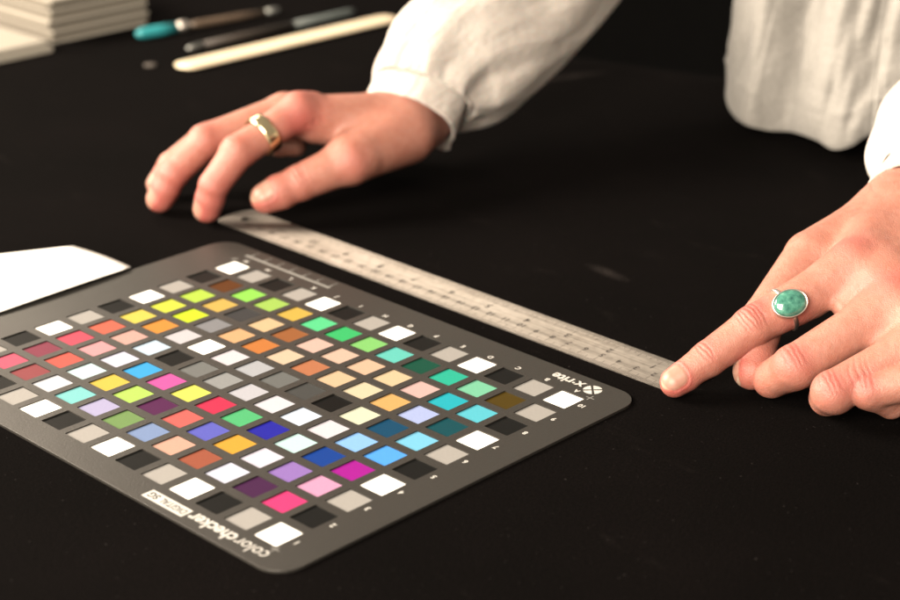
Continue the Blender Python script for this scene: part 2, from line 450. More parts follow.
    def cross(x, y, mat):
        vs = [(-.22, -.025, 0), (.22, -.025, 0), (.22, .025, 0), (-.22, .025, 0), (-.025, -.22, 0.001), (.025, -.22, 0.001), (.025, .22, 0.001), (-.025, .22, 0.001)]
        o = link('register_cross', mesh_from('register_cross', vs, [(0, 1, 2, 3), (4, 5, 6, 7)]), mat); o.location = Vector((x, y, zt)) * S; child(o, root)
    cross(0.78, 16.33, MT['print_grey']); cross(0.80, -0.80, MT['print_grey']); cross(-13 * PITCH - .8, 9 * PITCH + .8, MT['print_grey'])
    # printed scale bar with seven ticks
    vs = []; fs = []
    def rect(x0, x1, y0, y1):
        c = len(vs); vs.extend([(x0, y0, 0), (x1, y0, 0), (x1, y1, 0), (x0, y1, 0)]); fs.append((c, c + 1, c + 2, c + 3))
    rect(-23.15, -16.7, 16.88, 17.07)
    for k in range(7): rect(-22.9 + k * 1.0, -22.82 + k * 1.0, 17.09, 17.36)
    o = link('scale_bar', mesh_from('scale_bar', vs, fs), MT['print_grey']); o.location = Vector((0, 0, zt)) * S; child(o, root)
    for k, ch in enumerate('6543210'):
        put_text('numeral', ch, 0.28, -22.86 + k, 17.52, zt, MT['print_grey'], root)
build_board()

# ------------------------------------------------------------------ steel ruler
def build_ruler():
    root = empty('steel_ruler', (-12.5, 20.45, TZ))
    tag(root, 'long flat brushed steel ruler held down at both ends by the fingertips', 'ruler')
    zt = TZ + 0.06; Y0, Y1 = 19.24, 21.72; XR, XL = 3.16, -28.75
    bm = bmesh.new()
    pts = [(XR, Y0), (XR, Y1)]
    cx = XL + 0.45
    for k in range(13):
        a = math.pi / 2 + math.pi * k / 12
        pts.append((cx + 0.45 * math.cos(a), (Y0 + Y1) / 2 + (Y1 - Y0) / 2 * math.sin(a)))
    hole = [(cx + 0.75 + 0.28 * math.cos(2 * math.pi * k / 20), (Y0 + Y1) / 2 + 0.28 * math.sin(2 * math.pi * k / 20)) for k in range(20)]
    vs = [bm.verts.new(Vector((x, y, zt)) * S) for x, y in pts]; hv = [bm.verts.new(Vector((x, y, zt)) * S) for x, y in hole]
    es = [bm.edges.new((l[i], l[(i + 1) % len(l)])) for l in (vs, hv) for i in range(len(l))]
    r = bmesh.ops.triangle_fill(bm, use_beauty=True, edges=es)
    g = bmesh.ops.extrude_face_region(bm, geom=bm.faces[:])
    for e in g['geom']:
        if isinstance(e, bmesh.types.BMVert): e.co.z = (TZ + 0.004) * S
    bmesh.ops.recalc_face_normals(bm, faces=bm.faces[:])
    o = child(link('blade', bm_mesh('blade', bm), MT['steel']), root)
    z = zt + 0.0025; x0 = 3.16
    vs = []; fs = []
    def rect(x, w, y0, y1):
        c = len(vs); vs.extend([(x - w, y0, z), (x + w, y0, z), (x + w, y1, z), (x - w, y1, z)]); fs.append((c, c + 1, c + 2, c + 3))
    for k in range(1, 305):
        L = 0.60 if k % 10 == 0 else (0.45 if k % 5 == 0 else 0.28)
        rect(x0 - k * 0.1, 0.013, Y0 + 0.01, Y0 + L)
    child(link('millimetre_marks', mesh_from('millimetre_marks', vs, fs), MT['etch']), root)['kind'] = 'stuff'
    vs = []; fs = []
    for k in range(1, 12 * 32 + 1):
        L = 0.72 if k % 32 == 0 else 0.58 if k % 16 == 0 else 0.48 if k % 8 == 0 else 0.38 if k % 4 == 0 else 0.28
        if k % 2 and k > 64: continue
        rect(x0 - k * 2.54 / 32, 0.012, Y1 - L, Y1 - 0.01)
    child(link('inch_marks', mesh_from('inch_marks', vs, fs), MT['etch']), root)['kind'] = 'stuff'
    for k in range(1, 31): put_text('numeral', str(k), 0.48, x0 - k, Y0 + 0.86, z, MT['etch'], root, bold=0.012)
    for k in range(1, 13): put_text('numeral', str(k), 0.58, x0 - k * 2.54, Y1 - 1.02, z, MT['etch'], root, bold=0.014)
build_ruler()

# ------------------------------------------------------------------ white card beside the board
def build_card():
    nx, ny = 24, 24
    verts = []; faces = []
    c = np.array([[-25.72, 11.83], [-30.9, 11.9], [-37.0, 0.6], [-25.4, -2.0]])
    for j in range(ny + 1):
        for i in range(nx + 1):
            a, b = i / nx, j / ny
            p = (c[0] * (1 - a) + c[1] * a) * (1 - b) + (c[3] * (1 - a) + c[2] * a) * b
            lift = 0.24 + 0.10 * math.sin(b * 4.2 + 0.6) * (1 - a) ** 1.5 + 0.05 * math.sin(a * 3.1)
            edge = -0.20 * a
            verts.append((p[0] + 0.10 * math.sin(b * 5) * (1 - a), p[1] + 0.07 * math.sin(a * math.pi) * (1 - b), TZ + max(0.02, lift + edge)))
    for j in range(ny):
        for i in range(nx):
            k = j * (nx + 1) + i; faces.append((k, k + nx + 1, k + nx + 2, k + 1))
    o = link('paper_card', mesh_from('paper_card', verts, faces), MT['paper'], smooth=True)
    md = o.modifiers.new('thick', 'SOLIDIFY'); md.thickness = 0.0003; md.offset = 1
    tag(o, 'blank white paper card leaning over the edge of the colour target', 'card')
build_card()

# ------------------------------------------------------------------ implicit-surface hands
JOINTS = {'LH': {'arm': [[-29.61, 42.28, 7.79]],
        'idx': [[-27.27, 24.22, 5.14], [-27.73, 20.4, 3.69], [-28.06, 18.94, 2.13], [-28.46, 18.67, 0.76]],
        'mid': [[-29.56, 25.1, 4.53], [-30.83, 20.67, 3.56], [-31.22, 18.63, 2.09], [-31.7, 18.0, 0.72]],
        'pin': [[-33.03, 28.28, 2.47], [-32.56, 26.69, 2.21], [-31.69, 26.39, 1.81], [-30.8, 26.89, 1.77]],
        'rin': [[-31.7, 26.52, 3.61], [-32.81, 22.26, 2.94], [-33.42, 20.16, 1.73], [-33.92, 19.42, 0.7]],
        'thu': [[-24.29, 29.22, 3.34], [-24.16, 25.05, 2.87], [-25.21, 22.35, 2.06], [-26.0, 20.71, 1.44]],
        'wr': [[-24.98, 30.42, 4.02], [-27.21, 32.35, 3.37]]},
 'RH': {'arm': [[2.56, 45.08, 6.78]],
        'idx': [[6.64, 26.78, 4.48], [4.69, 22.33, 2.53], [3.82, 20.46, 1.38], [3.2, 19.02, 0.6]],
        'mid': [[9.35, 25.93, 3.73], [7.51, 21.59, 1.78]],
        'pin': [[13.28, 24.21, 2.47], [10.79, 22.13, 1.54]],
        'rin': [[11.63, 25.04, 3.04], [9.59, 21.38, 1.37]],
        'thu': [[4.35, 31.8, 4.59], [3.85, 27.48, 4.11], [4.18, 23.9, 2.31], [5.18, 21.8, 0.79]],
        'wr': [[4.4, 33.1, 5.54], [7.49, 33.04, 4.27]]}}


class Field:
    def __init__(s, lo, hi, h):
        s.lo = np.array(lo, float); s.h = h
        s.n = np.ceil((np.array(hi) - s.lo) / h).astype(int) + 1
    def new(s): return np.full(s.n, 1.5, np.float32)
    def sub(s, lo, hi):
        a = np.clip(np.floor((np.array(lo) - s.lo) / s.h).astype(int), 0, s.n); b = np.clip(np.ceil((np.array(hi) - s.lo) / s.h).astype(int) + 1, 0, s.n)
        sl = tuple(slice(a[i], b[i]) for i in range(3))
        ax = [(s.lo[i] + s.h * np.arange(a[i], b[i])).astype(np.float32) for i in range(3)]
        return sl, ax
def smin(a, b, k):
    h = np.maximum(k - np.abs(a - b), 0) / k
    return np.minimum(a, b) - h * h * k * 0.25
def add_cone(F, f, a, b, r1, r2, k=0.2, flat=None, fs=1.0):
    """tapered capsule; flat/fs squash it along one direction"""
    a = np.array(a, float); b = np.array(b, float); mr = max(r1, r2) * max(1, fs) + k + 0.35
    sl, (X, Y, Z) = F.sub(np.minimum(a, b) - mr, np.maximum(a, b) + mr)
    if min(len(X), len(Y), len(Z)) == 0: return
    ba = b - a; L2 = float(ba @ ba) + 1e-9
    px = (X - a[0])[:, None, None]; py = (Y - a[1])[None, :, None]; pz = (Z - a[2])[None, None, :]
    t = np.clip((px * ba[0] + py * ba[1] + pz * ba[2]) / L2, 0, 1)
    qx = px - t * ba[0]; qy = py - t * ba[1]; qz = pz - t * ba[2]
    if flat is not None:
        n = np.array(flat, float); n /= np.linalg.norm(n)
        d = (qx * n[0] + qy * n[1] + qz * n[2]) * (1.0 / fs - 1)
        qx = qx + d * n[0]; qy = qy + d * n[1]; qz = qz + d * n[2]
    d = np.sqrt(qx * qx + qy * qy + qz * qz) - (r1 + (r2 - r1) * t)
    f[sl] = smin(f[sl], d, k) if k > 0 else np.minimum(f[sl], d)
def surface_nets(F, f):
    n = f.shape; ins = f < 0
    c = ins[:-1, :-1, :-1].astype(np.int8)
    for dx in (0, 1):
        for dy in (0, 1):
            for dz in (0, 1):
                if dx + dy + dz: c = c + ins[dx:n[0] - 1 + dx, dy:n[1] - 1 + dy, dz:n[2] - 1 + dz]
    act = np.argwhere((c > 0) & (c < 8))
    idx = np.full((n[0] - 1, n[1] - 1, n[2] - 1), -1, np.int32); idx[tuple(act.T)] = np.arange(len(act))
    corner = {}
    for dx in (0, 1):
        for dy in (0, 1):
            for dz in (0, 1): corner[(dx, dy, dz)] = f[act[:, 0] + dx, act[:, 1] + dy, act[:, 2] + dz]
    acc = np.zeros((len(act), 3)); cnt = np.zeros(len(act))
    ks = list(corner)
    for i, a in enumerate(ks):
        for b in ks[i + 1:]:
            if sum(abs(p - q) for p, q in zip(a, b)) != 1: continue
            va, vb = corner[a], corner[b]; m_ = (va < 0) != (vb < 0)
            t = np.where(m_, va / np.where(va == vb, 1, va - vb), 0)
            for ax in range(3): acc[:, ax] += np.where(m_, a[ax] + t * (b[ax] - a[ax]), 0)
            cnt += m_
    V = F.lo + F.h * (act + acc / cnt[:, None])
    quads = []
    for ax in range(3):
        o1, o2 = [(1, 2), (2, 0), (0, 1)][ax]
        sA = [slice(None)] * 3; sB = [slice(None)] * 3
        sA[ax] = slice(0, n[ax] - 1); sB[ax] = slice(1, n[ax])
        A = ins[tuple(sA)]; B = ins[tuple(sB)]
        e = np.argwhere(A != B)
        e = e[(e[:, o1] > 0) & (e[:, o2] > 0) & (e[:, o1] < n[o1] - 1) & (e[:, o2] < n[o2] - 1)]
        flip = A[tuple(e.T)]
        def cell(d1, d2):
            q = e.copy(); q[:, o1] -= d1; q[:, o2] -= d2; return idx[tuple(q.T)]
        q = np.stack([cell(1, 1), cell(0, 1), cell(0, 0), cell(1, 0)], 1)
        q = np.where(flip[:, None], q, q[:, ::-1]); quads.append(q)
    return V, np.concatenate(quads)
def vnormals(V, Q):
    n = np.cross(V[Q[:, 2]] - V[Q[:, 0]], V[Q[:, 3]] - V[Q[:, 1]]); N = np.zeros_like(V)
    for k in range(4): np.add.at(N, Q[:, k], n)
    return N / (np.linalg.norm(N, axis=1, keepdims=True) + 1e-12)
def unit(v): v = np.array(v, float); return v / np.linalg.norm(v)
def frame(a, n):
    a = unit(a); n = unit(np.array(n, float) - (np.array(n, float) @ a) * a); return a, n, np.cross(a, n)
def smoothstep(x, a, b):
    t = np.clip((x - a) / (b - a), 0, 1); return t * t * (3 - 2 * t)

def local(V, J, a, n):
    a, n, s = frame(a, n); q = V - np.array(J)
    al = q @ a; up = q @ n; sd = q @ s
    return al, np.arctan2(sd, up), np.sqrt(up * up + sd * sd), np.linalg.norm(q, axis=1)
def creases(V, disp, red, J, a, n, lines, w=0.05, depth=0.03, amax=1.1, rng=1.6, redamt=0.15):
    al, ang, rad, dist = local(V, J, a, n)
    near = (dist < rng)
    for off, curv, dm in lines:
        wob = 0.030 * np.sin(ang * 3.1 + off * 9) + 0.010 * np.sin(ang * 11 + off * 31)
        g = np.exp(-((al - off - curv * ang ** 2 - wob) / w) ** 2) * np.clip(1 - (np.abs(ang) / amax) ** 3, 0, 1) * near
        disp -= depth * dm * g; red += redamt * dm * g
def nail(V, disp, nl, ed, red, J, a, n, length, halfang, rad, start, reach=0.95, amp=1.0):
    """J centre of the fingertip sphere; the nail runs from start to start+length along a"""
    al, ang, rr, dist = local(V, J, a, n)
    x = (al - (start + length / 2)) / (length / 2); y = ang / halfang
    d = (np.abs(x) ** 3.2 + np.abs(y) ** 2.6) ** (1 / 2.9)
    ok = (dist < 2.2) & (np.abs(ang) < 1.7) & (rr < reach) & (al > -1.3)
    inside = smoothstep(-d, -1.03, -0.93) * ok
    nl[:] = np.maximum(nl, inside)
    ed[:] = np.maximum(ed, inside * smoothstep(x + 0.10 * y * y, 0.76, 0.86))
    disp += amp * 0.018 * smoothstep(-d, -1.0, -0.85) * ok
    disp -= amp * 0.022 * np.exp(-((d - 1.06) / 0.07) ** 2) * ok * (x < 0.6)
    disp += amp * 0.014 * np.exp(-((d - 1.22) / 0.10) ** 2) * ok * (x < 0.5)
    red += 0.25 * np.exp(-((d - 1.2) / 0.22) ** 2) * ok * (x < 0.8)

def finish_hand(name, V, Q, disp, red, nl, ed, parent):
    N = vnormals(V, Q); V = V + N * disp[:, None]
    V[:, 2] = np.maximum(V[:, 2], TZ + 0.012)
    me = bpy.data.meshes.new(name)
    me.vertices.add(len(V)); me.vertices.foreach_set('co', (V * S).ravel())
    me.loops.add(Q.size); me.loops.foreach_set('vertex_index', Q.ravel().astype(np.int32))
    me.polygons.add(len(Q)); me.polygons.foreach_set('loop_start', np.arange(0, Q.size, 4, dtype=np.int32))
    me.update(calc_edges=True); me.validate()
    for k, arr in (('red', red), ('nail', nl), ('edge', ed)):
        at = me.attributes.new(k, 'FLOAT', 'POINT'); at.data.foreach_set('value', np.clip(arr, 0, 1).astype(np.float32))
    o = link(name, me, MT['skin'], smooth=True)
    return child(o, parent)

def spots(V, red, lst):
    for p, r, a in lst:
        red += 1.6 * a * np.exp(-np.sum((V - np.array(p)) ** 2, 1) / (r * r))

PERSON = empty('person', (-13, 62, TZ))
tag(PERSON, 'person in a loose white blouse pressing a steel ruler flat with both hands', 'person')

def build_pointing_hand():
    J = {k: [np.array(p) for p in v] for k, v in JOINTS['RH'].items()}
    F = Field((-0.5, 17.5, -0.6), (16.5, 41, 9.5), 0.05)
    idx, mid, rin, pin, thu, wr = J['idx'], J['mid'], J['rin'], J['pin'], J['thu'], J['wr']
    arm = J['arm'][0]
    wc = (wr[0] + wr[1]) / 2
    palm = F.new()
    w = [wr[0] * (1 - t) + wr[1] * t for t in (0.12, 0.40, 0.66, 0.90)]
    mc = [idx[0], mid[0], rin[0], pin[0]]
    down = np.array([0.15, -0.1, -1.0])
    for i in range(4):
        add_cone(F, palm, w[i], mc[i] + np.array([0, .15, -.15]), 1.40, 1.02 - 0.05 * i, 0.9)
    for i in range(3):   # fill between the metacarpals
        add_cone(F, palm, (w[i] + w[i + 1]) / 2, (mc[i] + mc[i + 1]) / 2 + np.array([0, .5, .16]), 1.52, 1.0 - .05 * i, 0.9)
    for i in range(4):   # flesh of the palm under the metacarpals
        add_cone(F, palm, w[i] + down * .5, mc[i] + down * .75 + np.array([0, .5, 0]), 1.3, 0.85, 0.6)
    add_cone(F, palm, thu[0] + np.array([.6, .2, -.3]), thu[1] + np.array([.55, .4, -.1]), 1.35, 1.0, 0.9)
    add_cone(F, palm, idx[0] + np.array([-.6, 1.6, -.5]), thu[1] + np.array([.9, 1.2, -.2]), 0.8, 0.75, 0.9)   # web
    add_cone(F, palm, wc, wc + (arm - wc) * 0.62, 2.42, 2.6, 0.8, flat=(0.1, 0.05, 1), fs=0.86)
    for i, (p, r) in enumerate(zip(mc, (.62, .62, .55, .5))):    # knuckle heads
        add_cone(F, palm, p + np.array([0, -.05, .34]), p + unit(w[i] - p) * 2.6 + np.array([0, 0, .45]), r, r * .9, 0.9)
    add_cone(F, palm, idx[0] + np.array([.35, .9, .15]), mid[0] + np.array([-.4, .9, .45]), .85, .8, 0.8)
    add_cone(F, palm, mid[0] + np.array([.3, .9, .1]), rin[0] + np.array([-.4, .9, .35]), .8, .75, 0.8)
    chs = [idx, mid, rin, pin]
    for i in range(4):      # the palm runs on into the finger roots, webs between them
        e = mc[i] * .80 + chs[i][1] * .20
        add_cone(F, palm, mc[i], e, 1.0 - .05 * i, .86 - .05 * i, 0.5)
        if i < 3:
            e2 = mc[i + 1] * .72 + chs[i + 1][1] * .28; e1 = mc[i] * .72 + chs[i][1] * .28
            add_cone(F, palm, mc[i] * .5 + mc[i + 1] * .5, e1 * .5 + e2 * .5 + np.array([0, 0, -.25]), .80, .48, 0.7)
            add_cone(F, palm, mc[i] + np.array([0, .3, -.1]), mc[i + 1] + np.array([0, .3, -.1]), .80, .80, 0.5)
    total = palm.copy()
    def finger(ch, radii, kp, extra=()):
        nonlocal total
        f = F.new()
        for i in range(len(ch) - 1): add_cone(F, f, ch[i], ch[i + 1], radii[i], radii[i + 1], 0.12)
        for a, b, r1, r2, k in extra: add_cone(F, f, a, b, r1, r2, k)
        total = np.minimum(total, smin(palm, f, kp))
    ai = unit(idx[3] - idx[2])
    finger(idx, (1.0, 0.86, 0.775, 0.60), 0.55, [
        (idx[1] + np.array([0.05, -.12, .12]), idx[1] + np.array([.05, .25, .2]), .74, .72, .3),
        (idx[3] - ai * .5 + np.array([0, 0, -.10]), idx[3] + ai * .02 + np.array([0, 0, -.06]), .62, .55, .25),
        (idx[0] * .55 + idx[1] * .45 + np.array([.1, .1, -.2]), idx[0] * .25 + idx[1] * .75 + np.array([.05, 0, -.12]), .88, .76, .3)])
    def curl(p, d1, d2): return [p[0], p[1], p[1] + np.array(d1), p[1] + np.array(d1) + np.array(d2)]
    m_ = curl(mid, (-1.25, .15, -1.0), (.75, 1.65, -.02)); r_ = curl(rin, (-.75, .75, -.78), (.5, 1.7, .1)); p_ = curl(pin, (.35, 1.3, -.92), (.2, 1.2, .2))
    finger(m_, (1.05, 0.93, .80, .62), 0.5, [(mid[1] + np.array([0, -.10, .05]), mid[1] + np.array([-.15, .1, -.25]), .80, .78, .3)])
    finger(r_, (1.0, 0.88, .74, .58), 0.5, [(rin[1] + np.array([0, -.10, .03]), rin[1] + np.array([.05, .2, -.22]), .74, .72, .3)])
    finger(p_, (0.90, 0.73, .62, .5), 0.5, [(pin[1] + np.array([0, -.08, .02]), pin[1] + np.array([.05, .2, -.2]), .62, .6, .3)])
    at_ = unit(thu[3] - thu[2])
    finger(thu, (1.3, 1.05, .95, .74), 0.9, [(thu[3] - at_ * .6, thu[3], .88, .74, .3)])
    V, Q = surface_nets(F, total)
    disp = np.zeros(len(V)); red = np.zeros(len(V)); nl = np.zeros(len(V)); ed = np.zeros(len(V))
    up = np.array([0.30, -.25, 1.0])
    # index finger: knuckle folds
    a1 = idx[2] - idx[1]; ap = unit(idx[1] - idx[0]) + unit(a1)
    creases(V, disp, red, idx[1], ap, up, [(-.52, .16, .8), (-.30, .10, 1.0), (-.10, .03, .9), (.10, -.04, .9), (.30, -.12, 1.1), (.50, -.18, .8)], w=.055, depth=.040, amax=1.0, redamt=.30)
    disp += 0.03 * np.exp(-np.sum((V - (idx[1] + np.array([.2, -.1, .8]))) ** 2, 1) / .18)
    creases(V, disp, red, idx[2], unit(a1) + ai, up, [(-.16, .05, .9), (.02, .0, 1.0), (.20, -.04, .7)], w=.05, depth=.036, amax=1.05, redamt=.36)
    for ch, nn in ((m_, (.35, -.75, .8)), (r_, (.35, -.75, .8)), (p_, (.35, -.75, .8))):
        ax = unit(ch[1] - ch[0]) * .8 + unit(ch[2] - ch[1]) * .3
        creases(V, disp, red, ch[1], ax, np.array([.3, -.3, 1.0]), [(-.55, .08, .7), (-.33, .04, .9), (-.1, 0, .8), (.15, -.05, .7)], w=.055, depth=.030, amax=.95, redamt=.14)
    nail(V, disp, nl, ed, red, idx[3], ai, up + np.array([.15, -.25, 0]), 1.12, 0.98, .6, -0.50)
    nail(V, disp, nl, ed, red, thu[3], at_, (-.95, .05, .25), 1.35, 0.95, .7, -0.60, reach=1.0)
    spots(V, red, [(idx[1] + np.array([0, 0, .8]), .75, .42), (idx[2] + np.array([0, 0, .6]), .55, .35), (idx[3], .95, .48), (idx[0] + np.array([0, 0, .9]), .9, .35),
                   (mid[0] + np.array([0, 0, .9]), .9, .38), (mid[1] + np.array([.1, -.4, .6]), .8, .42), (rin[1] + np.array([.1, -.4, .55]), .75, .42), (pin[1] + np.array([.1, -.35, .45]), .6, .42),
                   (thu[3], 1.2, .35), (idx[0] * .3 + idx[1] * .7 + np.array([.8, 0, -.2]), .8, .3), (mid[0] * .5 + idx[0] * .5 + np.array([0, -.5, 0]), .8, .3)])
    return finish_hand('hand', V, Q, disp, red, nl, ed, PERSON)

def build_resting_hand():
    J = {k: [np.array(p) for p in v] for k, v in JOINTS['LH'].items()}
    F = Field((-36, 16.6, -0.6), (-21.5, 40, 9.6), 0.055)
    idx, mid, rin, pin, thu, wr = J['idx'], J['mid'], J['rin'], J['pin'], J['thu'], J['wr']
    arm = J['arm'][0]; wc = (wr[0] + wr[1]) / 2
    palm = F.new()
    w = [wr[0] * (1 - t) + wr[1] * t for t in (0.05, 0.35, 0.65, 0.95)]
    mc = [idx[0], mid[0], rin[0], pin[0]]
    down = np.array([-.35, -.1, -.9])
    for i in range(4): add_cone(F, palm, w[i], mc[i] + np.array([0, .15, -.1]), 1.30, 0.95 - 0.04 * i, 0.7)
    for i in range(4): add_cone(F, palm, w[i] + down * .4, mc[i] + down * .8 + np.array([0, .6, 0]), 1.15, 0.8, 0.6)
    add_cone(F, palm, wc, wc + (arm - wc) * 0.75, 2.35, 2.5, 0.9, flat=(0.35, 0.1, 1), fs=0.95)
    add_cone(F, palm, thu[0] + np.array([-.35, .3, 0]), thu[1] + np.array([-.3, .2, .1]), 1.55, 1.1, 0.9)          # thenar mass
    add_cone(F, palm, thu[0] + np.array([-1.0, -.8, .3]), idx[0] + np.array([.1, 1.2, -1.0]), 1.25, 0.85, 0.9)    # first web
    for i, (p, r) in enumerate(zip(mc, (.62, .6, .52, .46))):
        add_cone(F, palm, p + np.array([.1, -.05, .42 if i == 0 else .15]), p + np.array([.1, .9, .45 if i == 0 else .2]), r, r * .7, 0.6)
    total = palm.copy()
    def finger(ch, radii, kp, extra=()):
        nonlocal total
        f = F.new()
        for i in range(len(ch) - 1): add_cone(F, f, ch[i], ch[i + 1], radii[i], radii[i + 1], 0.14)
        for a, b, r1, r2, k in extra: add_cone(F, f, a, b, r1, r2, k)
        total = np.minimum(total, smin(palm, f, kp))
    finger(idx, (0.96, 0.89, 0.79, 0.66), 0.5, [(idx[1] + np.array([0, -.1, .05]), idx[1] + np.array([0, .3, .1]), .83, .80, .3), (idx[3] * .6 + idx[2] * .4, idx[3], .73, .65, .3)])
    finger(mid, (0.96, 0.91, 0.79, 0.66), 0.5, [(mid[1] + np.array([0, -.1, .05]), mid[1] + np.array([0, .3, .1]), .84, .80, .3), (mid[3] * .6 + mid[2] * .4, mid[3], .73, .65, .3)])
    finger(rin, (0.92, 0.86, 0.76, 0.58), 0.5)
    finger(pin, (0.8, 0.72, 0.64, 0.5), 0.5)
    ta = unit(thu[3] - thu[2])
    finger(thu, (1.5, 1.17, 0.97, 0.72), 0.8, [(thu[3] - ta * .75, thu[3], .95, .76, .3), (thu[1] + np.array([.15, -.1, 0]), thu[1] + np.array([.2, .4, .1]), 1.15, 1.1, .4)])
    V, Q = surface_nets(F, total)
    disp = np.zeros(len(V)); red = np.zeros(len(V)); nl = np.zeros(len(V)); ed = np.zeros(len(V))
    nf = np.array([-.38, -.88, .30])
    for ch in (idx, mid):
        creases(V, disp, red, ch[1], unit(ch[1] - ch[0]) + unit(ch[2] - ch[1]), nf, [(-.4, .08, .8), (-.1, 0, .9), (.2, -.05, .8)], w=.08, depth=.022, redamt=.1)
        creases(V, disp, red, ch[2], unit(ch[3] - ch[1]), nf, [(-.12, .03, .8), (.1, 0, .8)], w=.07, depth=.016, amax=1.5, redamt=.1)
        nail(V, disp, nl, ed, red, ch[3], ch[3] - ch[2], nf, 1.15, 0.95, .6, -0.48, amp=.3)
    nail(V, disp, nl, ed, red, rin[3], rin[3] - rin[2], nf, 1.05, 0.95, .6, -0.45, amp=.3)
    nt = np.array([.15, -.62, .75])
    creases(V, disp, red, thu[2], unit(thu[2] - thu[1]) + ta, nt, [(-.35, .06, .8), (-.12, .02, 1.), (.12, -.02, .9), (.35, -.06, .6)], w=.07, depth=.042, amax=1.2, redamt=.15)
    nail(V, disp, nl, ed, red, thu[3], ta, nt, 1.30, 0.92, .75, -0.52)
    # folds in the web between thumb and forefinger
    creases(V, disp, red, idx[0] + np.array([.9, -.1, -.5]), unit(idx[0] - idx[1]), np.array([1.0, -.5, -.1]), [(-.1, .05, 1.1), (.35, .1, .8), (.75, .12, .6)], w=.10, depth=.05, amax=.9, rng=1.5, redamt=.3)
    spots(V, red, [(idx[1], 1.2, .30), (idx[2], 1.1, .42), (idx[3], 1.1, .45), (mid[1], 1.2, .35), (mid[2], 1.1, .42), (mid[3], 1.1, .45), (rin[3], 1.2, .4), (idx[0] + np.array([.3, .2, .9]), 1.4, .22),
                   (idx[0] + np.array([.9, -.8, -.4]), 1.1, .4), (thu[3], 1.3, .36), (thu[2], 1.1, .25), (thu[1] + np.array([.8, -.6, .3]), .9, .25)])
    return finish_hand('hand', V, Q, disp, red, nl, ed, PERSON)

tag(build_resting_hand(), 'hand with a gold ring resting its fingertips on the ruler end')
tag(build_pointing_hand(), 'hand pressing the ruler with its straight forefinger')

# ------------------------------------------------------------------ rings
def ring_points(center, axis, r, width, thick, wavy=None, seg=48, prof=8):
    a, n, s = frame(axis, (0, 0, 1)); verts = []; faces = []
    for i in range(seg):
        th = 2 * math.pi * i / seg
        d = n * math.cos(th) + s * math.sin(th)
        wd = width if wavy is None else width * wavy(th)
        for k in range(prof):
            ph = 2 * math.pi * (k + .5) / prof
            cs, sn = math.cos(ph), math.sin(ph)
            x = math.copysign(abs(cs) ** 0.5, cs) * wd / 2; y = math.copysign(abs(sn) ** 0.6, sn) * thick / 2
            verts.append(np.array(center) + a * x + d * (r + y))
    for i in range(seg):
        for k in range(prof):
            faces.append((i * prof + k, i * prof + (k + 1) % prof, ((i + 1) % seg) * prof + (k + 1) % prof, ((i + 1) % seg) * prof + k))
    return verts, faces
def build_rings():
    J = JOINTS['LH']['idx']; a = np.array(J[0]); b = np.array(J[1]); c = a * .42 + b * .58
    v, f = ring_points(c + np.array([0, 0, .02]), b - a, 1.05, 0.74, 0.14)
    o = link('gold_ring', mesh_from('gold_ring', v, f), MT['gold'], smooth=True)
    tag(o, 'plain wide gold band ring on the hand at the far end of the ruler', 'ring')
    J = JOINTS['RH']['idx']; a = np.array(J[0]); b = np.array(J[1]); c = a * .31 + b * .69 + np.array([.03, 0, -.04])
    ax = unit(b - a)
    root = empty('stone_ring', c)
    tag(root, 'silver ring with an oval polished green stone on the pointing forefinger', 'ring')
    v, f = ring_points(c, ax, 0.955, 0.20, 0.12)
    child(link('band', mesh_from('band', v, f), MT['silver'], smooth=True), root)
    nrm = unit(np.array([.62, -.48, .58])); a_, n_, s_ = frame(ax, nrm)
    base = c + n_ * 0.97
    # oval: long axis turned between the finger axis and its side
    la = np.array([0.74, 0.67, 0.42]) ; la = unit(la - (la @ n_) * n_); sa = np.cross(n_, la)
    def dome(prof, name, mat):
        vs = []; fs = []; seg = 40
        for r, h in prof:
            for i in range(seg):
                th = 2 * math.pi * i / seg
                vs.append(base + la * (0.76 * r * math.cos(th)) + sa * (0.58 * r * math.sin(th)) + n_ * h)
        for j in range(len(prof) - 1):
            for i in range(seg): fs.append((j * seg + i, j * seg + (i + 1) % seg, (j + 1) * seg + (i + 1) % seg, (j + 1) * seg + i))
        fs.append(tuple((len(prof) - 1) * seg + i for i in range(seg))); fs.append(tuple(range(seg - 1, -1, -1)))
        return child(link(name, mesh_from(name, vs, fs), mat, smooth=True), root)
    dome([(.86, -.06), (1.0, .0), (1.06, .06), (1.06, .26), (1.03, .29), (.97, .29), (.95, .2)], 'bezel', MT['silver'])
    dome([(.94, .1), (.955, .28), (.90, .345), (.80, .395), (.62, .45), (.40, .485), (.18, .50), (.04, .502)], 'stone', MT['stone'])
build_rings()

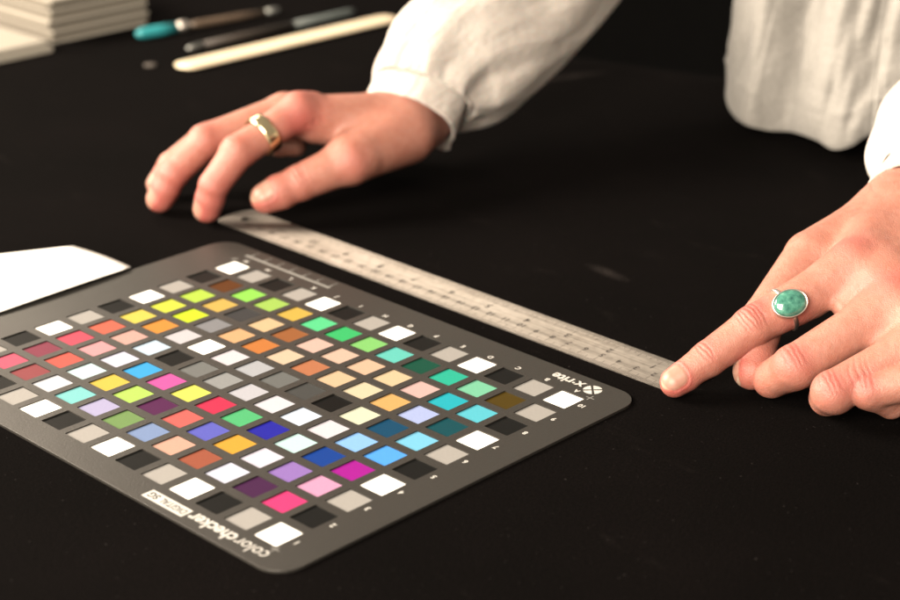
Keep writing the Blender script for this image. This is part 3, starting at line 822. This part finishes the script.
# ------------------------------------------------------------------ blouse
def tube(path, rad, seg, fold, upvec=(0, 0, 1)):
    """swept sleeve; rad(t)->(a,b), fold(t,th)->multiplier"""
    P = np.asarray(path); n = len(P); verts = []; faces = []
    for j in range(n):
        t = j / (n - 1)
        d = unit(P[min(j + 1, n - 1)] - P[max(j - 1, 0)]); d_, u, s = frame(d, upvec)
        a, b = rad(t)
        for i in range(seg):
            th = 2 * math.pi * i / seg
            m_ = fold(t, th)
            verts.append(P[j] + s * (a * m_ * math.cos(th)) + u * (b * m_ * math.sin(th)))
    for j in range(n - 1):
        for i in range(seg): faces.append((j * seg + i, j * seg + (i + 1) % seg, (j + 1) * seg + (i + 1) % seg, (j + 1) * seg + i))
    return verts, faces
CUFF_A = [[-25.82, 30.97, 3.55], [-26.03, 31.73, 4.22], [-26.32, 32.74, 4.94]]
SLEEVE_A = [[-26.2, 32.3, 4.59], [-26.38, 32.87, 5.02], [-26.9, 34.58, 5.57], [-27.21, 37.1, 6.21], [-27.63, 40.06, 7.04], [-28.2, 43.88, 8.36], [-29.58, 49.52, 10.38], [-30.33, 56.18, 13.22], [-31.52, 57.47, 17.43]]
CUFF_B = [[5.86, 33.49, 5.15], [5.27, 35.2, 5.3], [4.71, 37.03, 5.61]]
SLEEVE_B = [[4.98, 36.17, 5.44], [4.64, 37.24, 5.59], [3.74, 39.88, 5.87], [1.43, 46.61, 6.22], [-1.2, 56.81, 8.15], [-4.04, 66.17, 11.48]]

HEM = [[-3.76, 56.54, 0.9], [-7.44, 53.01, 1.5], [-9.01, 52.24, 1.4], [-9.7, 51.25, 0.74], [-10.65, 50.92, 0.42], [-11.98, 51.26, 0.61], [-13.65, 51.75, 0.55], [-15.0, 52.5, 0.25], [-15.9, 51.5, 0.35], [-16.69, 50.6, 0.7], [-18.31, 51.32, 0.85], [-20.26, 53.14, 1.2], [-22.0, 57.0, 1.0], [-22.0, 63.0, .8], [-18.58, 69.0, .8], [-12.44, 71.0, .8], [-6.2, 65.0, .8]]
def build_blouse():
    H = catmull(HEM, 22, closed=True); n = len(H)
    ctr = np.array([-13.0, 61.0]); levels = 110; top = 30.0
    verts = []; faces = []
    ph = RNG.uniform(0, 6.28, 8)
    for j in range(levels + 1):
        t = (j / levels) ** 1.4
        for i in range(n):
            h = H[i]; th = 2 * math.pi * i / n
            z = h[2] + (top - h[2]) * t
            d = np.array([h[0] - ctr[0], h[1] - ctr[1]]); L = np.linalg.norm(d); d = d / L
            # hem gathers most at the bottom, the drape calms towards the waist and leans forward over the table
            puff = 0.14 * math.sin(min(1, t / 0.10) * math.pi) * (1 if t < 0.10 else 0)
            fold = 0.30 * math.sin(th * 5 + ph[0] + 1.5 * math.sin(z * .25)) + 0.12 * math.sin(th * 11 + ph[1] + z * .45) + 0.04 * math.sin(th * 23 + z * .9 + ph[2]) + 0.07 * math.sin(z * 1.7 + th * 11) + 0.13 * math.sin(th * 10 - z * .62 + ph[3]) * math.sin(z * .31 + th * 3 + ph[4]) + 0.05 * math.sin(th * 21 + z * 1.1 + ph[5]) * math.sin(th * 6 - z * .5 + ph[6])
            off = puff + fold * min(1, t * 9) * (1 - .4 * t)
            tuck = -0.08 * math.exp(-(t / 0.006) ** 2)
            off += 0.10 * math.exp(-((z - h[2] - 2.1) / .14) ** 2) + 0.12 * math.exp(-((i - 40) / 1.6) ** 2) - 0.10 * math.exp(-((i - 44) / 1.6) ** 2)
            calm = min(1, t / .5)
            p = d * (L + off + tuck)
            verts.append((ctr[0] + p[0] * (1 - .05 * calm), ctr[1] + p[1] * (1 - .10 * calm) + 1.0 * calm, z))
    for j in range(levels):
        for i in range(n): faces.append((j * n + i, j * n + (i + 1) % n, (j + 1) * n + (i + 1) % n, (j + 1) * n + i))
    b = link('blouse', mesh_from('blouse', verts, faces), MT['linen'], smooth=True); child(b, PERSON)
    md = b.modifiers.new('thick', 'SOLIDIFY'); md.thickness = 0.0012; md.offset = -1
    inv = Matrix.Translation(-PERSON.location)
    def sub(o):
        o.parent = b; o.matrix_parent_inverse = (Matrix.Translation(PERSON.location) @ inv).inverted(); return o
    ph = RNG.uniform(0, 6.28, 12)
    # far sleeve: gathered into a cuff
    path = catmull(SLEEVE_A, 16)
    def radA(t):
        g = smoothstep(t, 0.02, 0.42)
        return 2.84 + 1.45 * g, 2.80 + 1.25 * g + .35 * math.sin(min(1, t / .5) * math.pi)
    prof = catmull(RNG.normal(0, 1, (46, 1)), 8, closed=True)[:, 0]; prof2 = catmull(RNG.normal(0, 1, (17, 1)), 24, closed=True)[:, 0]
    def look(p, th): 
        x = (th / (2 * math.pi)) % 1 * len(p); i = int(x); return p[i % len(p)] * (1 - x + i) + p[(i + 1) % len(p)] * (x - i)
    def foldA(t, th):
        gath = math.exp(-t / 0.09) * smoothstep(t, -.01, .03)
        s0 = 0.040 * gath * look(prof, th) + 0.055 * math.exp(-t / .5) * look(prof2, th + .25 * t) * smoothstep(t, 0.01, .10)
        s_ = s0 + 0.035 * math.sin(th * 3 + ph[2] + t * 5) + 0.028 * math.sin(th * 7 - t * 7 + ph[3]) * smoothstep(t, 0, .2) + 0.008 * math.sin(th * 15 + t * 21 + ph[4])
        return 1 + s_
    v, f = tube(path, radA, 220, foldA); o = sub(link('sleeve', mesh_from('sleeve', v, f), MT['sleeve'], smooth=True))
    md = o.modifiers.new('thick', 'SOLIDIFY'); md.thickness = 0.0008; md.offset = -1
    cp = catmull(CUFF_A, 10)
    v, f = tube(cp, lambda t: (2.78 - .10 * t, 2.72 - .10 * t), 120, lambda t, th: 1 + 0.018 * math.sin(th * 3 + 1) + .012 * math.sin(th * 7 + t * 2) + .20 * math.exp(-((th - 5.15) / .22) ** 2) * (1 - t) ** 1.5)
    o = sub(link('cuff', mesh_from('cuff', v, f), MT['sleeve'], smooth=True))
    md = o.modifiers.new('thick', 'SOLIDIFY'); md.thickness = 0.0016; md.offset = 1
    # near sleeve
    path = catmull(SLEEVE_B, 14)
    v, f = tube(path, lambda t: (2.72 + 1.5 * smoothstep(t, 0.0, .42), 2.50 + 1.3 * smoothstep(t, 0.0, .42)), 160, lambda t, th: foldA(t, th + 1))
    o = sub(link('sleeve', mesh_from('sleeve', v, f), MT['sleeve'], smooth=True))
    md = o.modifiers.new('thick', 'SOLIDIFY'); md.thickness = 0.0008; md.offset = -1
    cp = catmull(CUFF_B, 10)
    v, f = tube(cp, lambda t: (2.72 - .1 * t, 2.5 - .1 * t), 110, lambda t, th: 1 + 0.02 * math.sin(th * 3) + .012 * math.sin(th * 8 + t * 2))
    o = sub(link('cuff', mesh_from('cuff', v, f), MT['sleeve'], smooth=True))
    md = o.modifiers.new('thick', 'SOLIDIFY'); md.thickness = 0.0016; md.offset = 1
build_blouse()

# ------------------------------------------------------------------ tools and boards at the back of the table
def build_back():
    # bone folder
    verts = []; faces = []; nl, na = 60, 20
    a = np.array([-54.66, 36.2]); b = np.array([-54.45, 56.3])
    d = (b - a); L = np.linalg.norm(d); d /= L; s_ = np.array([-d[1], d[0]])
    for j in range(nl + 1):
        t = j / nl
        e = min(t * L, (1 - t) * L); w = 1.12 * (1 - (1 - min(1, e / 1.1)) ** 2) ** .5 if e < 1.1 else 1.12
        w = max(w, .02) * (1 - .10 * t); h = 0.20 * max(.15, min(1, w))
        bend = 0.0
        for i in range(na):
            th = 2 * math.pi * i / na
            c, sn = math.cos(th), math.sin(th)
            p = a + d * (t * L) + s_ * (w * math.copysign(abs(c) ** .8, c))
            verts.append((p[0], p[1], TZ + 0.225 + h * sn))
    for j in range(nl):
        for i in range(na): faces.append((j * na + i, j * na + (i + 1) % na, (j + 1) * na + (i + 1) % na, (j + 1) * na + i))
    faces.append(tuple(range(na - 1, -1, -1))); faces.append(tuple(nl * na + i for i in range(na)))
    o = link('bone_folder', mesh_from('bone_folder', verts, faces), MT['bone'], smooth=True)
    tag(o, 'long cream bone folder with rounded ends beside the dark tools', 'bone folder')
    # tool with a teal grip
    z = TZ + 0.43
    A = np.array([-63.6, 39.2, z]); B = np.array([-61.97, 51.2, z]); D = B - A
    root = empty('craft_tool', (A[0], A[1], TZ)); tag(root, 'slim tool with teal tip, steel collar and brown handle', 'tool')
    def seg(name, t0, t1, prof, mat):
        v, f = lathe(prof, A + D * t0, A + D * t1); return child(link(name, mesh_from(name, v, f), MT[mat], smooth=True), root)
    seg('grip', 0, .27, [(0, .12), (.05, .30), (.15, .40), (.6, .42), (1, .38)], 'teal')
    seg('collar', .272, .36, [(0, .25), (.2, .40), (.5, .43), (.8, .40), (1, .25)], 'silver')
    seg('handle', .362, .90, [(0, .2), (.1, .27), (.6, .27), (1, .22)], 'brownwood')
    seg('end_cap', .902, 1.0, [(0, .23), (.5, .25), (.9, .2), (1, .1)], 'greymetal')
    A2 = np.array([-58.1, 39.6, TZ + .28]); B2 = np.array([-57.9, 55.2, TZ + .28]); A, B = A2, B2; D = B - A
    root = empty('pencil', (A[0], A[1], TZ)); tag(root, 'dark slim pencil with blue grey ends lying beside the bone folder', 'pencil')
    seg('tip', 0, .09, [(0, .08), (.3, .2), (1, .26)], 'greymetal')
    seg('shaft', .091, .62, [(0, .26), (1, .26)], 'darkwood')
    seg('grip', .621, 1.0, [(0, .27), (.9, .27), (1, .2)], 'bluegrey')
    v, f = lathe([(0, .30), (.25, .42), (.75, .42), (1, .30)], (-57.0, 35.6, TZ + .005), (-57.0, 35.6, TZ + .16), 24)
    tag(link('metal_disc', mesh_from('metal_disc', v, f), MT['disc'], smooth=False), 'small dull brown metal disc near the tip of the bone folder', 'disc')
    # pile of boards
    zz = TZ + 0.004
    for k in range(13):
        h = 0.245 + 0.03 * math.sin(k * 2.1); ox = RNG.uniform(-.3, .15); oy = RNG.uniform(-.25, .25)
        o = link('mount_board', bm_mesh('mount_board', box_bm(-94 + ox, -66.9 + ox, 34.3 + oy, 42.6 + RNG.uniform(-.1, .1), zz, zz + h, 0.03, 1)), MT['greyboard'] if k % 3 else MT['creamboard'])
        lab = 'lowest board of the tall pile, lying on the black cloth' if k == 0 else 'topmost board of the tall pile beside the teal tipped tool' if k == 12 else \
            'grey board within the tall pile beside the teal tipped tool' if k % 3 else 'pale cream board sandwiched between grey boards in the tall pile'
        tag(o, lab, 'board', 'boards in the tall pile'); zz += h + .006
    zz = TZ + 0.004
    for k in range(2):
        h = .40
        o = link('mount_board', bm_mesh('mount_board', box_bm(-92 - k * .6, -65.2 - .3 * k, 14, 33.2 - .25 * k, zz, zz + h, 0.03, 1)), MT['creamboard'])
        tag(o, ('lower', 'upper')[k] + ' pale cream board of the low stack beside the tall pile', 'board', 'boards in the low stack'); zz += h + .006
build_back()
